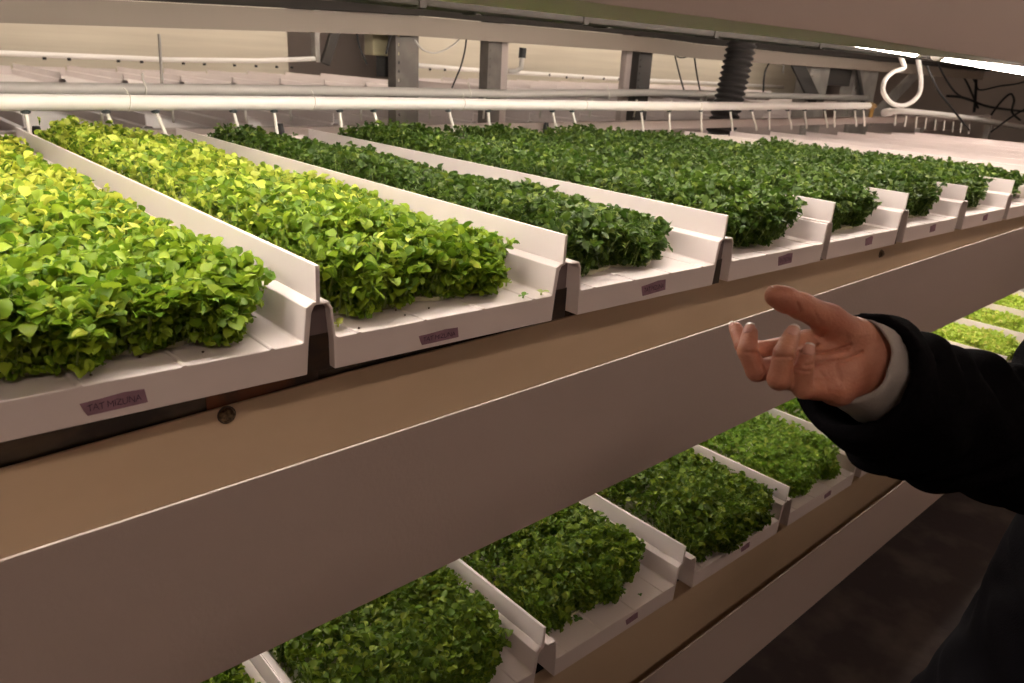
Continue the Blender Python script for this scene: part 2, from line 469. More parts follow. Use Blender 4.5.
# ------------------------------------------------------------------ loose sprouts and seeds
def sprout(loc, rz, s, col, name='loose_sprout', nleaf=3, rx=0):
    V = []; Fc = []; TV, TF = LT[4]
    b = MB()
    for i in range(nleaf):
        a = rz + i*2.3 + rnd.uniform(-.3, .3); up = rnd.uniform(.1, .7)
        ca, sa = math.cos(a), math.sin(a); ct, st = math.cos(up), math.sin(up)
        yv = np.array([sa*ct, ca*ct, st]); xv = np.array([ca, -sa, 0]); zv = np.cross(xv, yv)
        P = np.array([0, 0, s*.45])
        vs = [(P + (xv*p[0]*.85 + yv*p[1] + zv*p[2])*s) for p in TV]
        vs = [(v[0], v[1], max(v[2], .001)) for v in vs]
        b.add(vs, [tuple(f) for f in TF])
    b.tube([(0, 0, .001), (.001, .001, s*.5)], .0011, 5)
    o = b.build(name, leafm, None, local=True, smooth=True)
    at = o.data.color_attributes.new('tint', 'FLOAT_COLOR', 'POINT')
    at.data.foreach_set('color', np.tile(np.array([*col, 1], np.float32), len(b.v)))
    o.location = loc
    return o
def lip_point(px, py, tr):      # point on a tray floor seen at a pixel
    r = R @ np.array([px - CX, -(py - CY), -F])
    zz = tr.location.z - Z0 + .0366
    k = zz / r[2]
    for _ in range(3):
        x = r[0]*k; zz = tr.location.z - Z0 + .0372 - (x - tr.location.x)*math.tan(tr.rotation_euler.y); k = zz / r[2]
    return (r[0]*k, r[1]*k, zz + Z0)
t2 = upper[1]
for i, (px, py, s, lab) in enumerate([(441, 299, .011, 'small loose sprout lying flat on the front lip, left of the middle rib'),
        (506, 287, .012, 'loose pale sprout nearest the crop at the right of the second tray'),
        (523, 299, .008, 'tiny dark green loose sprout between two paler ones on the lip'),
        (541, 296, .011, 'pale loose sprout closest to the divider at the lip corner'),
        (338, 328, .010, 'yellowish loose sprout at the left end of the second tray lip')]):
    tag(sprout(lip_point(px, py, t2), i*1.3, s, ((.30, .42, .08), (.42, .50, .14), (.16, .32, .05), (.40, .48, .16), (.46, .5, .1))[i], nleaf=3), lab, 'sprout', 'loose sprouts on the tray lips')
tlow = [o for o in C.objects if o.get('label') == lowlab[3]][0]
for i, (px, py, s) in enumerate([(577, 621, .010), (592, 609, .007), (622, 592, .008), (607, 586, .006), (615, 603, .006), (640, 596, .005)]):
    tag(sprout(lip_point(px, py, tlow), i*1.1, s, (.10, .22, .04), nleaf=3), ['biggest loose sprout on the bare lip of the lower tray', 'tiny sprout right beside the biggest one on the lower tray lip',
        'dark loose sprout right of centre on the lower tray floor', 'tiny dark sprout close to the crop edge in the lower tray', 'small dark sprout midway down the lower tray floor',
        'lone tiny sprout nearest the divider in the lower tray'][i], 'sprout', 'loose sprouts on the lower tray')
for i, (tr, px, py) in enumerate([(upper[0], 91, 376), (upper[0], 140, 358), (upper[0], 160, 348), (upper[0], 203, 353), (t2, 359, 329), (t2, 396, 311), (t2, 405, 316), (t2, 429, 309)]):
    m = MB(); m.tube([(-.0012, 0, .0009), (0, 0, .0013), (.0012, .0004, .0009)], [.0007, .0013, .0006], 6)
    o = m.build('seed', seedm, None, local=True, smooth=True); o.location = lip_point(px, py, tr)
    tag(o, 'tiny dark seed lying on the front lip of ' + ('the leftmost tray' if tr is upper[0] else 'the second yellow-green tray'), 'seed',
        'seeds on the first tray lip' if tr is upper[0] else 'seeds on the second tray lip')

# ------------------------------------------------------------------ the rack
rack = empty('growing_rack', (0, .62, -Z0), 'large white tiered growing rack with wide beige front panels carrying all trays', 'rack')
def fpanel(pts, label=None):
    # pts: list of (x, zbottom, ztop)
    b = MB(); n = len(pts); vs = []
    for x, zb, zt in pts:
        vs += [(x, .620, zb), (x, .620, zt), (x, .6235, zt), (x, .6235, zb)]
    fs = [(3, 2, 1, 0), tuple(4*(n-1)+i for i in range(4))]
    for k in range(n-1):
        a, c = 4*k, 4*(k+1)
        for i in range(4):
            j = (i+1) % 4; fs.append((a+i, a+j, c+j, c+i))
    b.add(vs, fs)
    o = b.build('front_panel', fascia, rack); bev(o, .0008, 2)
    return o
XE = 7.2
fpanel([(-.8, -.592, -.387), (.4, -.592, -.3855), (2.6, -.592, -.378), (XE, -.590, -.372)])
fpanel([(-.8, -1.268, -1.068), (.94, -1.264, -1.067), (2.4, -1.256, -1.058), (XE, -1.25, -1.05)])
fpanel([(-.8, .062, .34), (.75, .0628, .34), (1.2, .0635, .34), (2.2, .0535, .34), (XE, .03, .34)])
b = MB()        # return flange under the top panel
vs = []; fs = []
for x, z, zi in ((-.8, .062, .054), (.75, .0628, .0545), (1.2, .0635, .0555), (2.2, .0533, .0525), (XE, .03, .03)):
    vs += [(x, .6236, z), (x, .705, zi), (x, .705, zi+.003), (x, .6236, z+.003)]
for k in range(4):
    for i in range(4): j = (i+1) % 4; fs.append((4*k+i, 4*k+4+i, 4*k+4+j, 4*k+j))
b.add(vs, fs); b.build('bottom_flange', fascia, rack)
for nm, y0, z0, z1 in (('a', .742, -.59, -.3615), ('b', .722, -1.262, -1.02)):
    b = MB()
    if z1 > -.5: b.add([(x, y, z) for x, zz_ in ((-.8, -.371), (.07, -.3695), (.42, -.3600), (XE, -.3600)) for y, z in ((y0, z0), (y0+.004, z0), (y0+.004, zz_), (y0, zz_))],
                       [(3, 2, 1, 0), (12, 13, 14, 15)] + [(4*k+i, 4*k+(i+1) % 4, 4*k+4+(i+1) % 4, 4*k+4+i) for k in range(3) for i in range(4)])
    else: b.box(-.8, XE, y0, y0+.004, z0, z1)
    bev(b.build('gutter_wall', gut, rack), .001, 1)
    b = MB(); b.box(-.8, XE, .6236, y0, z0-.002, z0+.002); b.build('gutter_floor', gut, rack)
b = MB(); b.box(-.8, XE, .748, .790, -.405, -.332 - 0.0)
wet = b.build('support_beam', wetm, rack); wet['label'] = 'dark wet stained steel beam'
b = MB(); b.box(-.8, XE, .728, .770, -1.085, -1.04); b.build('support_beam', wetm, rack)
# rust patch behind first tent opening
b = MB(); b.box(.255, .385, .7465, .7485, -.372, -.3345); b.build('rust_patch', rust, rack)
# cross bearers and decks
for zt in (-.465, -1.10):
    for y in (1.1, 1.6, 2.05):
        b = MB(); b.box(-.8, XE, y, y+.05, zt, zt+.03); b.build('cross_bearer', steel, rack)
b = MB(); b.box(-.8, XE, .76, 2.13, -.475, -.468); b.build('tier_underside', fascia, rack)
b = MB(); b.box(-.8, XE, .72, 2.13, .205, .212); b.build('tier_underside', fascia, rack)
b = MB(); b.box(-.8, XE, .74, 2.13, -1.115, -1.108); b.build('tier_underside', fascia, rack)
# back sheet of the lower tiers
b = MB(); b.box(-.8, XE, 2.14, 2.146, -1.12, -.46); b.build('back_sheet', fascia, rack)
for k in range(9):  # plates added across the tray gaps, purple-grey over black
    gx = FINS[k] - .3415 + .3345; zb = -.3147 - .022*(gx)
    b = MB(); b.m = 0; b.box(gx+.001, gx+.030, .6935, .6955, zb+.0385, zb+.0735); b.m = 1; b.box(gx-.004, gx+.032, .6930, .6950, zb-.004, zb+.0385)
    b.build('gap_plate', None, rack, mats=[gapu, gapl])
# bolt head
def bolt(x, y, z, r):
    b = MB(); b.tube([(x, y, z), (x, y-.0020, z), (x, y-.0055, z), (x, y-.007, z)], [r, r, r*.86, r*.5], 20)
    b.tube([(x, y-.006, z), (x, y-.0085, z)], r*.35, 6)
    o = b.build('bolt_head', brassd, rack, smooth=False); o['label'] = 'round tarnished bolt head'
    w = MB(); w.tube([(x, y+.001, z), (x, y-.0012, z)], r*1.15, 20); w2 = w.build('washer', dsteel, o)
    return o
bolt(.273, .742, -.3735, .0088); bolt(1.9, .742, -.40, .0088)
# back rail (pale channel behind the trays)
b = MB(); b.box(-.8, XE, 2.19, 2.24, -.262, -.224); bev(b.build('back_rail', fascia, rack), .003, 2)
# feet / uprights at the back and front (below the lower gutter)
for x in (-.3, 1.2, 2.7, 4.2, 5.7):
    b = MB(); b.box(x, x+.06, .80, .86, -Z0, -1.10); b.build('leg', steel, rack)
    b = MB(); b.box(x, x+.06, 2.05, 2.11, -Z0, -1.10); b.build('leg', steel, rack)
for x in (-.3, 2.7, 5.7, 7.1):
    b = MB(); b.box(x, x+.06, 2.148, 2.188, -Z0, -.30); b.build('upright', steel, rack)
# conduits under the upper tier
for y, z, r, dz in ((1.02, .079, .017, -.008), (1.32, .096, .015, -.008)):
    b = MB(); b.box(-.8, XE, y-.022, y+.022, z-.012, z+.020); bev(b.build('cable_trunking', trunk, rack), .004, 2)
    for x in (.7, 1.05, 1.45, 1.9, 2.5, 3.3):
        c = MB(); c.box(x, x+.012, y-.0245, y+.0245, z-.0145, z+.022); c.build('trunking_clip', trunk, rack)
b = MB()
for x in (-.5, .9, 2.3, 3.7, 5.1, 6.5): b.box(x, x+.02, .76, 2.1, .185, .205)
b.build('hanger_strap', steel, rack)

# ------------------------------------------------------------------ irrigation pipes
def pipe_path(px, zs, y):
    return [(x, y, z) for x, z in zip(px, zs)]
pa = empty('irrigation_pipe', (-.6, 2.10, -.15), 'bright white irrigation pipe running behind the trays with thin drop tubes', 'pipe')
ppts = [(-.6, 2.10, -.149), (.33, 2.10, -.149), (1.4, 2.10, -.148), (2.6, 2.10, -.154), (3.6, 2.10, -.152), (4.72, 2.10, -.149)]
b = MB(); b.tube(ppts, .0190, 24); b.build('pipe', pvc, pa, smooth=True)
b = MB(); b.tube([(4.72, 2.10, -.149), (4.75, 2.10, -.149), (4.752, 2.10, -.149), (4.80, 2.10, -.150)], [.022, .022, .014, .014], 16); b.build('end_fitting', brass, pa)
b = MB(); b.tube([(4.775, 2.10, -.15), (4.775, 2.10, -.215)], .012, 12); b.build('end_fitting', brass, pa)
drops = [.376, .546, .662, .864, .981, 1.188, 1.306, 1.594, 1.768, 2.08, 2.187, 2.601, 2.792, 3.028, 3.262, 3.445, 3.611, 3.787, 3.964, 4.184, 4.301, 4.546, 4.66]
def pz(x):
    for a, c in zip(ppts, ppts[1:]):
        if a[0] <= x <= c[0]: return a[2] + (c[2]-a[2])*(x-a[0])/(c[0]-a[0])
    return ppts[-1][2]
for i, x in enumerate(drops):
    z = pz(x) - .017; lx = [.0, .018, .02, .01, .0, .0, .015, .02][i % 8]
    if x > 3.1: lx += .02 if i % 2 else .0
    b = MB(); b.tube([(x, 2.10, z), (x+lx*.4, 2.095, z-.03), (x+lx, 2.085, z-.075), (x+lx*1.1, 2.08, z-.098)], .0048, 8)
    d = b.build('drop_tube', tub, pa, smooth=True)
    g = MB(); g.tube([(x, 2.10, z+.004), (x, 2.10, z-.006), (x, 2.10, z-.008)], [.0105, .0105, .007], 14); g.build('grommet', rub, d)
for x in (.60, 1.10, 1.65, 2.25, 3.0):
    b = MB(); n = 20; pts = [(x + .004*math.sin(a), 2.10 + .0202*math.cos(a), pz(x) + .0202*math.sin(a)) for a in [2*math.pi*k/n for k in range(n+1)]]
    b.tube(pts, .0016, 6, caps=False)
    b.tube([(x, 2.095, pz(x)+.020), (x-.004, 2.085, pz(x)+.028), (x-.012, 2.08, pz(x)+.036)], .0018, 6)
    b.build('zip_tie', tub, pa, smooth=True)

pb = empty('irrigation_pipe', (-.6, 2.70, -.15), 'dull grey-white irrigation pipe just behind the bright white one', 'pipe')
bp = [(-.6, 2.70, -.153), (.5, 2.70, -.152), (1.4, 2.70, -.145), (2.4, 2.70, -.146), (3.4, 2.70, -.128), (4.4, 2.70, -.130), (6.0, 2.70, -.135)]
b = MB(); b.tube(bp, .0185, 20); b.build('pipe', pvcs, pb, smooth=True)  # white pipe standing in shade, the shade put into its grey colour
for x in (.682, .9, 1.151, 1.322, 1.62, 1.954, 2.25, 2.6, 2.95, 3.3, 3.6):
    b = MB(); b.tube([(x, 2.70, -.165), (x+.008, 2.71, -.20), (x+.012, 2.72, -.255)], .0045, 8); b.build('drop_tube', tub, pb, smooth=True)
for x in (.82, 2.15, 3.05, 3.9):
    b = MB(); b.tube([(x, 2.68, -.168), (x+.004, 2.678, -.145), (x, 2.69, -.118), (x+.004, 2.70, -.10)], .003, 6); b.build('zip_tie', tub, pb, smooth=True)

pc = empty('irrigation_pipe', (5.1, 2.15, -.2), 'white irrigation pipe continuing at the far right under the cables', 'pipe')
cp = [(5.05, 2.13, -.190), (5.25, 2.13, -.180), (5.9, 2.13, -.205), (6.7, 2.13, -.245), (7.8, 2.13, -.320), (9.0, 2.13, -.36)]
b = MB(); b.tube(cp, .019, 16); b.build('pipe', pvc, pc, smooth=True)
b = MB(); b.tube([(5.03, 2.13, -.192), (5.10, 2.13, -.188)], .025, 16); b.build('coupling', pvc, pc, smooth=False)
for k in range(9):
    x = 5.2 + k*.17; b = MB(); b.tube([(x, 2.13, -.20-.02*k*.5), (x-.01*(k % 2), 2.12, -.27-.01*k)], .0048, 6); b.build('drop_tube', tub, pc)
# looped hose
hp = []
for (px, py) in [(898, 44), (901, 58), (904, 68), (893, 72), (884, 82), (884, 94), (893, 104), (906, 105), (918, 96), (921, 82), (919, 66), (917, 52)]:
    r_ = R @ np.array([px - CX, -(py - CY), -F]); hp.append(tuple(r_*2.05/r_[1]))
def smoothpath(p, n=5):
    out = []
    for i in range(len(p)-1):
        p0, p1, p2, p3 = [np.array(p[max(0, min(len(p)-1, i+k))]) for k in (-1, 0, 1, 2)]
        for j in range(n):
            t = j/n; out.append(tuple(.5*((2*p1) + (p2-p0)*t + (2*p0-5*p1+4*p2-p3)*t*t + (3*p1-p0-3*p2+p3)*t**3)))
    out.append(tuple(p[-1])); return out
b = MB(); b.tube(smoothpath(hp), .014, 12); o = b.build('looped_hose', pvc, None, origin=hp[0], smooth=True)
tag(o, 'white flexible hose hanging in a round loop below the lit tube', 'hose')

# ------------------------------------------------------------------ black plugs painting in the shade of the tray gaps behind
for i, (x, h) in enumerate([(.405, .042), (.70, .018), (1.03, .040), (1.33, .016), (2.12, .030)]):
    s_ = empty('stopper', (x, 2.168, -.255), ['black rubber stopper on the back rail at the left edge', 'short black stopper peeking over the yellow-green crop',
        'black stopper with a flat bar behind the third tray', 'small black stopper poking up right of the flat-bar one', 'black stopper behind the dark green crops'][i], 'stopper', 'black stoppers along the back rail')
    b = MB(); b.tube([(x, 2.168, -.262), (x, 2.168, -.255+h*.6), (x, 2.168, -.250+h)], [.0125, .0115, .008], 12); b.build('plug', blk, s_, smooth=False)
    if i == 2:
        b = MB(); b.box(x-.01, x+.13, 2.160, 2.178, -.262, -.250); b.build('flat_bar', blk, s_)

# ------------------------------------------------------------------ lamps
def led(x0, x1, y, z0, z1, label, group):
    e = empty('led_tube', (x0, y, z0), label, 'lamp', group)
    b = MB(); b.tube([(x0+.02, y, z0), (x1-.02, y, z1)], .012, 12); b.build('tube', tubefront if y < .8 and z0 > 0 else tubeon, e, smooth=True)
    for xx, zz, s in ((x0, z0, 1), (x1, z1, -1)):
        b = MB(); b.tube([(xx, y, zz), (xx+.025*s, y, zz)], .0135, 12); b.build('end_cap', pvc, e)
    b = MB(); b.bar((x0, y, z0+.021), (x1, y, z1+.021), .030, .014); b.build('housing', pvc, e)
    for f_ in (.1, .9):
        xx = x0 + (x1-x0)*f_; zz = z0 + (z1-z0)*f_
        b = MB(); b.tube([(xx, y, zz+.026), (xx, y, .206 if z0 > -.3 else -.474)], .002, 6); b.build('hanger', steel, e)
    return e
zl = lambda x: .0715 - .0225*(x - 1.52)
led(1.98, 3.14, .75, zl(1.98), zl(3.14), 'bright white lamp tube at the right edge under the top panel', 'led tubes')
led(.72, 1.88, .75, zl(.72), zl(1.88), 'lit lamp tube emerging behind the top panel left of the hose loop', 'led tubes')
led(-.5, .64, .75, .095, .088, 'lamp tube hidden above the top panel edge over the first trays', 'led tubes')
for x0 in (-.55, .65, 1.85, 3.05, 4.25):
    led(x0, x0+1.15, 1.20, .145, .145, 'lamp tube in the middle row hidden behind the top panel', 'hidden middle row of lamp tubes')
for x0 in (-.55, .65, 1.85, 4.25, 5.45):
    led(x0, x0+1.15, 1.66, .168, .168, 'lamp tube in the back row hidden behind the top panel', 'hidden back row of lamp tubes')
for x0 in (-.45, .75, 1.95, 3.15, 4.35):
    led(x0, x0+1.15, 1.15, -.505, -.505, 'lamp tube over the lower shelf hidden behind the middle panel', 'hidden lamp tubes of the lower shelf')
for x0 in (2.3, 3.5):
    led(x0, x0+1.15, .84, -.505, -.505, 'front lamp tube over the far end of the lower shelf behind the panel', 'hidden front lamp tubes of the lower shelf')

# ------------------------------------------------------------------ second rack behind (unlit)
rb = empty('growing_rack', (0, 2.7, -Z0), 'unlit second rack of galvanised uprights and a wide beige beam behind the pipes', 'rack')
beam = [(-.8, -.012), (.465, .024), (1.61, .062), (1.9, .070), (3.4, .073), (3.9, .060), (5.6, .060), (8.5, .05)]
b = MB(); vs = []; fs = []
for x, z in beam: vs += [(x, 2.745, z), (x, 2.745, z+.075), (x, 2.760, z+.075), (x, 2.760, z)]
for k in range(len(beam)-1):
    for i in range(4): j = (i+1) % 4; fs.append((4*k+i, 4*k+j, 4*k+4+j, 4*k+4+i))
fs += [(3,2,1,0), tuple(4*(len(beam)-1)+i for i in range(4))]
b.add(vs, fs); b.build('wide_beam', beamm, rb)
b = MB(); vs = []
for x, z in beam: vs += [(x, 2.70, z+.078), (x, 2.70, z+.110), (x, 2.76, z+.110), (x, 2.76, z+.078)]
b.add(vs, fs); b.build('top_rail', trunk, rb)
b = MB(); b.box(-.8, 8.5, 2.70, 4.1, .26, .27); b.build('shelf_underside', fascia, rb)
def upright(x, w, y, z0, z1, parent, m=post, depth=.06, flange=.03):
    """perforated C-channel upright: web with real slots cut between strips"""
    b = MB()
    t = .003
    # web made from a strip grid that leaves slots open
    for a, c in [(x, x+w*.10), (x+w*.17, x+w)]: b.box(a, c, y, y+t, z0, z1)
    z = z0; step = .035
    while z < z1:
        b.box(x+w*.10, x+w*.17, y, y+t, z, min(z+.024, z1)); z += step
    b.box(x, x+t, y+t, y+depth, z0, z1); b.box(x+w-t, x+w, y+t, y+depth, z0, z1)
    b.box(x, x+flange, y+depth-t, y+depth, z0, z1); b.box(x+w-flange, x+w, y+depth-t, y+depth, z0, z1)
    return b.build('upright', m, parent)
upright(1.87, .115, 2.83, -Z0, .26, rb, post)
upright(2.37, .080, 2.83, -Z0, .26, rb, post)
upright(3.44, .115, 2.83, -Z0, .26, rb, dsteel)
upright(5.33, .28, 2.83, -Z0, .26, rb, steel, depth=.10)
upright(6.02, .40, 2.83, -Z0, .26, rb, steel, depth=.10)
for x, w in ((2.475, .045), (3.37, .05)):
    b = MB(); b.box(x, x+w, 2.86, 2.90, -Z0, .26); bev(b.build('upright', fascia, rb), .003, 1)
for a, c, w in (((4.86, 2.80, .225), (5.42, 2.80, -.17), .11), ((6.38, 2.80, -.30), (7.35, 2.80, .225), .12), ((5.95, 2.80, .10), (6.2, 2.80, -.2), .04)):
    b = MB(); b.bar(a, c, .012, w, up=(0, 0, 1)); b.build('diagonal_brace', dsteel if a[0] < 6 else steel, rb)
b = MB(); b.box(5.6, 6.05, 2.86, 2.90, -.06, .07); b.build('cross_plate', dsteel, rb)
for x in (-.6, 1.0, 2.6, 4.2, 5.8):
    b = MB(); b.box(x, x+1.5, 2.90, 4.15, -.372, -.364); b.build('deck', fascia, rb)
b = MB(); b.box(-.8, 8.5, 2.835, 2.845, -.42, -.30); b.build('deck_front', fascia, rb)
for k in range(16):
    t = place_bare(-.2 + k*.37, 2.92, -.362, 0, 'empty shaded white tray on the unlit rack just behind the pipes', 'empty trays on the unlit rack')
# black corrugated hose
b = MB(); pts = []; rs = []
n = 420
for i in range(n):
    f_ = i/(n-1); z = .255 - 1.745*f_
    pts.append((3.76 - .10*min(1, f_*3) + .01*math.sin(f_*9), 2.40, z)); rs.append(.072 + .0080*math.sin(i/n*2*math.pi*60))
b.tube(pts, rs, 24); o = b.build('corrugated_hose', ribm, None, origin=pts[-1], smooth=True)
tag(o, 'thick black corrugated hose hanging down behind the white pipe', 'hose')
# junction box
jb = empty('junction_box', (1.72, 2.96, -.1), 'cream electrical junction box with a black socket below it, left of the first upright', 'box')
zz = lambda px, py, y: (R @ np.array([px - CX, -(py - CY), -F]))*(y/(R @ np.array([px - CX, -(py - CY), -F]))[1])
p0 = zz(368, 55, 3.0); p1 = zz(397, 30, 3.0)
b = MB(); b.box(p0[0], p1[0], 2.96, 3.03, p0[2], p1[2]+.05); bev(b.build('housing', boxm, jb), .004, 2)
b = MB(); b.box(p0[0]+.05, p1[0]+.01, 2.95, 3.02, p0[2]-.085, p0[2]-.002); bev(b.build('socket', blk, jb), .003, 1)
# grey elbow pipe
ep = [tuple(zz(px, py, 2.9)) for px, py in ((523, 48), (522, 58), (521, 68), (516, 71), (508, 71))]
eb = empty('elbow_pipe', ep[0], 'small grey elbow pipe with a black collar right of the second upright', 'pipe')
b = MB(); b.tube(ep, .012, 12); b.build('pipe', pvcs, eb, smooth=True)
b = MB(); b.tube([ep[0], ep[1]], .018, 12); b.build('collar', blk, eb)
# cables
def cable(pix, y, r, label, m=blk, group='cables hanging among the uprights'):
    p = [tuple(zz(px, py, y)) for px, py in pix]
    b = MB(); b.tube(smoothpath(p), r, 6); o = b.build('cable', m, None, origin=p[0], smooth=True)
    tag(o, label, 'cable', group)
cable([(356, 28), (359, 45), (364, 58), (367, 64)], 2.79, .004, 'thin dark cable hanging left of the cream box')
cable([(393, 30), (389, 42), (386, 54)], 2.79, .004, 'short dark cable hanging in front of the cream box')
cable([(415, 40), (422, 49), (433, 53), (445, 50), (457, 42), (462, 34)], 2.79, .004, 'pale cable sagging between the first two uprights', pvcs)
cable([(467, 34), (465, 50), (461, 66), (456, 78), (452, 88)], 2.79, .004, 'thin dark cable dropping straight between the first two uprights')
cable([(671, 38), (676, 60), (681, 80), (685, 94)], 2.79, .005, 'dark cable slanting down right of the dark upright')
cable([(694, 36), (694, 52), (697, 75), (701, 95)], 2.79, .005, 'dark cable hanging left of the black corrugated hose')
cable([(773, 36), (773, 55), (765, 72), (763, 96)], 2.79, .006, 'dark cable hanging right of the black corrugated hose')
cable([(781, 38), (784, 55), (783, 73)], 2.79, .005, 'short grey cable right of the corrugated hose', steel)
cable([(672, 46), (678, 57), (688, 56), (693, 46)], 2.79, .004, 'small sagging cable loop right of the dark upright')
cable([(936, 58), (944, 76), (955, 92), (966, 99), (972, 100)], 2.3, .007, 'dark cable curving down from the gap between the lamp tubes')
cable([(927, 66), (938, 90), (951, 107), (969, 130)], 2.0, .007, 'dark cable running down to the empty trays at right')
cable([(1030, 106), (1010, 118), (991, 132)], 2.0, .007, 'dark cable slanting in from the right edge above the empty trays')
cable([(975, 60), (976, 80), (975, 102), (974, 112)], 3.4, .016, 'thick vertical dark cable behind the far-right pipe')
cable([(955, 62), (968, 85), (978, 108)], 3.4, .012, 'dark cable leaning right behind the far-right pipe')
cable([(963, 62), (975, 82), (980, 90), (1000, 86), (1016, 84), (1030, 80)], 3.4, .010, 'dark cable sagging toward the right edge behind the pipe')
cable([(989, 118), (1000, 103), (1010, 94), (1014, 100), (1012, 112), (1020, 120)], 2.5, .010, 'knotted dark cable bundle at the right edge')
cable([(947, 96), (965, 98), (990, 107), (1030, 112)], 3.4, .014, 'dark cable bundle lying behind the far-right pipe')
cable([(159, 34), (160, 50), (161, 66), (162, 84)], 2.75, .0045, 'thin grey rod standing up behind the pipes', steel, 'rods behind the pipes')

# ------------------------------------------------------------------ far rack with its own trays
rc = empty('growing_rack', (0, 5.7, -Z0), 'far rack across the aisle with rows of white tray dividers', 'rack')
b = MB(); b.box(-.4, 13, 5.75, 7.1, -.42, -.37); b.build('deck', fascia, rc)
b = MB(); b.box(-.4, 13, 5.68, 5.69, -.60, -.385); b.build('front_panel', fascia, rc)
for i in range(8):
    b = MB(); b.box(.4+i*1.7, .5+i*1.7, 7.12, 7.2, -Z0, -.37); b.build('leg', steel, rc)
    b = MB(); b.box(.4+i*1.7, .5+i*1.7, 5.8, 5.9, -Z0, -.42); b.build('leg', steel, rc)
far_lab = 'small white tray on the far rack, one of the row seen above the grey pipe'
for k in range(26):
    x = 1.245 - .345 - .74 + k*.371
    if x+.35 < 4.1 or x > 4.9:
        place_bare(x, 5.70, -.337, 0, far_lab, 'trays on the far rack')
pd = empty('irrigation_pipe', (.2, 7.08, -.15), 'distant white hose dotted with dark outlets behind the far rack trays', 'pipe')
dp = [(.2, 7.08, -.150), (1.2, 7.08, -.150), (2.4, 7.08, -.150), (3.2, 7.08, -.128), (3.75, 7.08, -.088)]
b = MB(); b.tube(dp, .022, 12); b.build('pipe', pvc, pd, smooth=True)
for x in (1.45, 1.62, 1.98, 2.16, 2.5, 2.68, 2.95, 3.15, 3.35, 3.5):
    b = MB(); b.tube([(x, 7.06, -.165), (x, 7.06, -.185)], .014, 8); b.build('outlet', blk, pd)
pe = empty('irrigation_pipe', (4.6, 7.08, -.15), 'distant white hose seen between the uprights at centre', 'pipe')
b = MB(); b.tube([(4.6, 7.08, -.095), (5.6, 7.08, -.13), (8, 7.08, -.165), (12.5, 7.08, -.20)], .026, 12); b.build('pipe', pvc, pe, smooth=True)
for i, x in enumerate((4.9, 5.1, 5.3, 5.9, 6.9, 7.2, 7.5, 7.9, 8.2, 8.6)):
    b = MB(); b.tube([(x, 7.055, -.13-.01*(i > 2)-.02*(i > 4)), (x, 7.055, -.155-.01*(i > 2)-.02*(i > 4))], .012, 8); b.build('outlet', blk, pe)
for x0, x1, lab in ((-1.0, 3.62, 'large pale reflective sheet hanging behind the far rack at left'), (4.75, 14.5, 'long pale reflective sheet behind the far rack at centre')):
    b = MB(); vs = []; fs = []; n = 40
    for i in range(n+1):
        x = x0 + (x1-x0)*i/n; y = 7.35 + .02*math.sin(x*2.1); 
        vs += [(x, y, -.35), (x, y, 1.3), (x, y+.006, 1.3), (x, y+.006, -.35)]
    for k in range(n):
        for i in range(4): j = (i+1) % 4; fs.append((4*k+i, 4*k+4+i, 4*k+4+j, 4*k+j))
    b.add(vs, fs); tag(b.build('reflective_sheet', sheet, None, origin=(x0, 7.35, -.35), smooth=False), lab, 'sheet')
st = empty('wall_bracket', (3.75, 7.3, -.2), 'grey steel post and slanting strut at the end of the left reflective sheet', 'bracket')
q0 = zz(316, 30, 7.25); q1 = zz(316, 62, 7.25)
b = MB(); b.bar(tuple(q1), (q1[0], q1[1], .5), .09, .05, up=(1, 0, 0)); b.build('post', steel, st)
b = MB(); b.bar(tuple(zz(325, 64, 7.2)), tuple(zz(338, 22, 7.2)), .05, .09, up=(1, 0, 0)); b.build('strut', dsteel, st)
# unseen lamp tubes above the far rack, placed to light its trays
for x0 in (.2, 2.6, 5.0, 7.4, 9.8):
    e = empty('led_tube', (x0, 6.35, .62), 'lamp tube over the far rack hidden behind the wide beam', 'lamp', 'lamp tubes over the far rack')
    b = MB(); b.tube([(x0, 6.35, .62), (x0+2.1, 6.35, .62)], .045, 10); b.build('tube', tubefar, e, smooth=True)
    b = MB(); b.box(x0-.02, x0+2.12, 6.29, 6.41, .667, .69); b.build('housing', pvc, e)
    b = MB(); b.tube([(x0+1, 6.35, .67), (x0+1, 6.35, 1.29)], .006, 6); b.build('hanger', steel, e)

# ------------------------------------------------------------------ room
def struct(name, m, *bx):
    b = MB(); b.box(*bx); o = b.build(name, m, None, origin=((bx[0]+bx[1])/2, (bx[2]+bx[3])/2, bx[4])); o['kind'] = 'structure'; return o
struct('floor', floorm, -2.5, 15, -3.0, 9.0, -Z0-.1, -Z0)
struct('wall_back', wallm, -2.5, 15, 8.8, 9.0, -Z0, 1.3)
struct('wall_left', wallm, -2.7, -2.5, -3.0, 9.0, -Z0, 1.3)
struct('wall_right', wallm, 15, 15.2, -3.0, 9.0, -Z0, 1.3)
struct('wall_front', wallm, -2.5, 15, -3.2, -3.0, -Z0, 1.3)
struct('ceiling', ceilm, -2.7, 15.2, -3.2, 9.0, 1.3, 1.4)
# warm work lamps on the aisle ceiling
for i, x0 in enumerate((-1.2, 1.4, 4.0, 7.0)):
    e = empty('ceiling_light', (x0, -.9, 1.22), 'warm ceiling tube light above the aisle behind the camera', 'lamp', 'aisle ceiling lights')
    b = MB(); b.tube([(x0, -.9, 1.22), (x0+1.2, -.9, 1.22)], .02, 12); b.build('tube', aisleon, e, smooth=True)
    b = MB(); b.box(x0-.03, x0+1.23, -.95, -.85, 1.245, 1.30); b.build('housing', pvc, e)

for a_ in TAPES: tape(*a_)
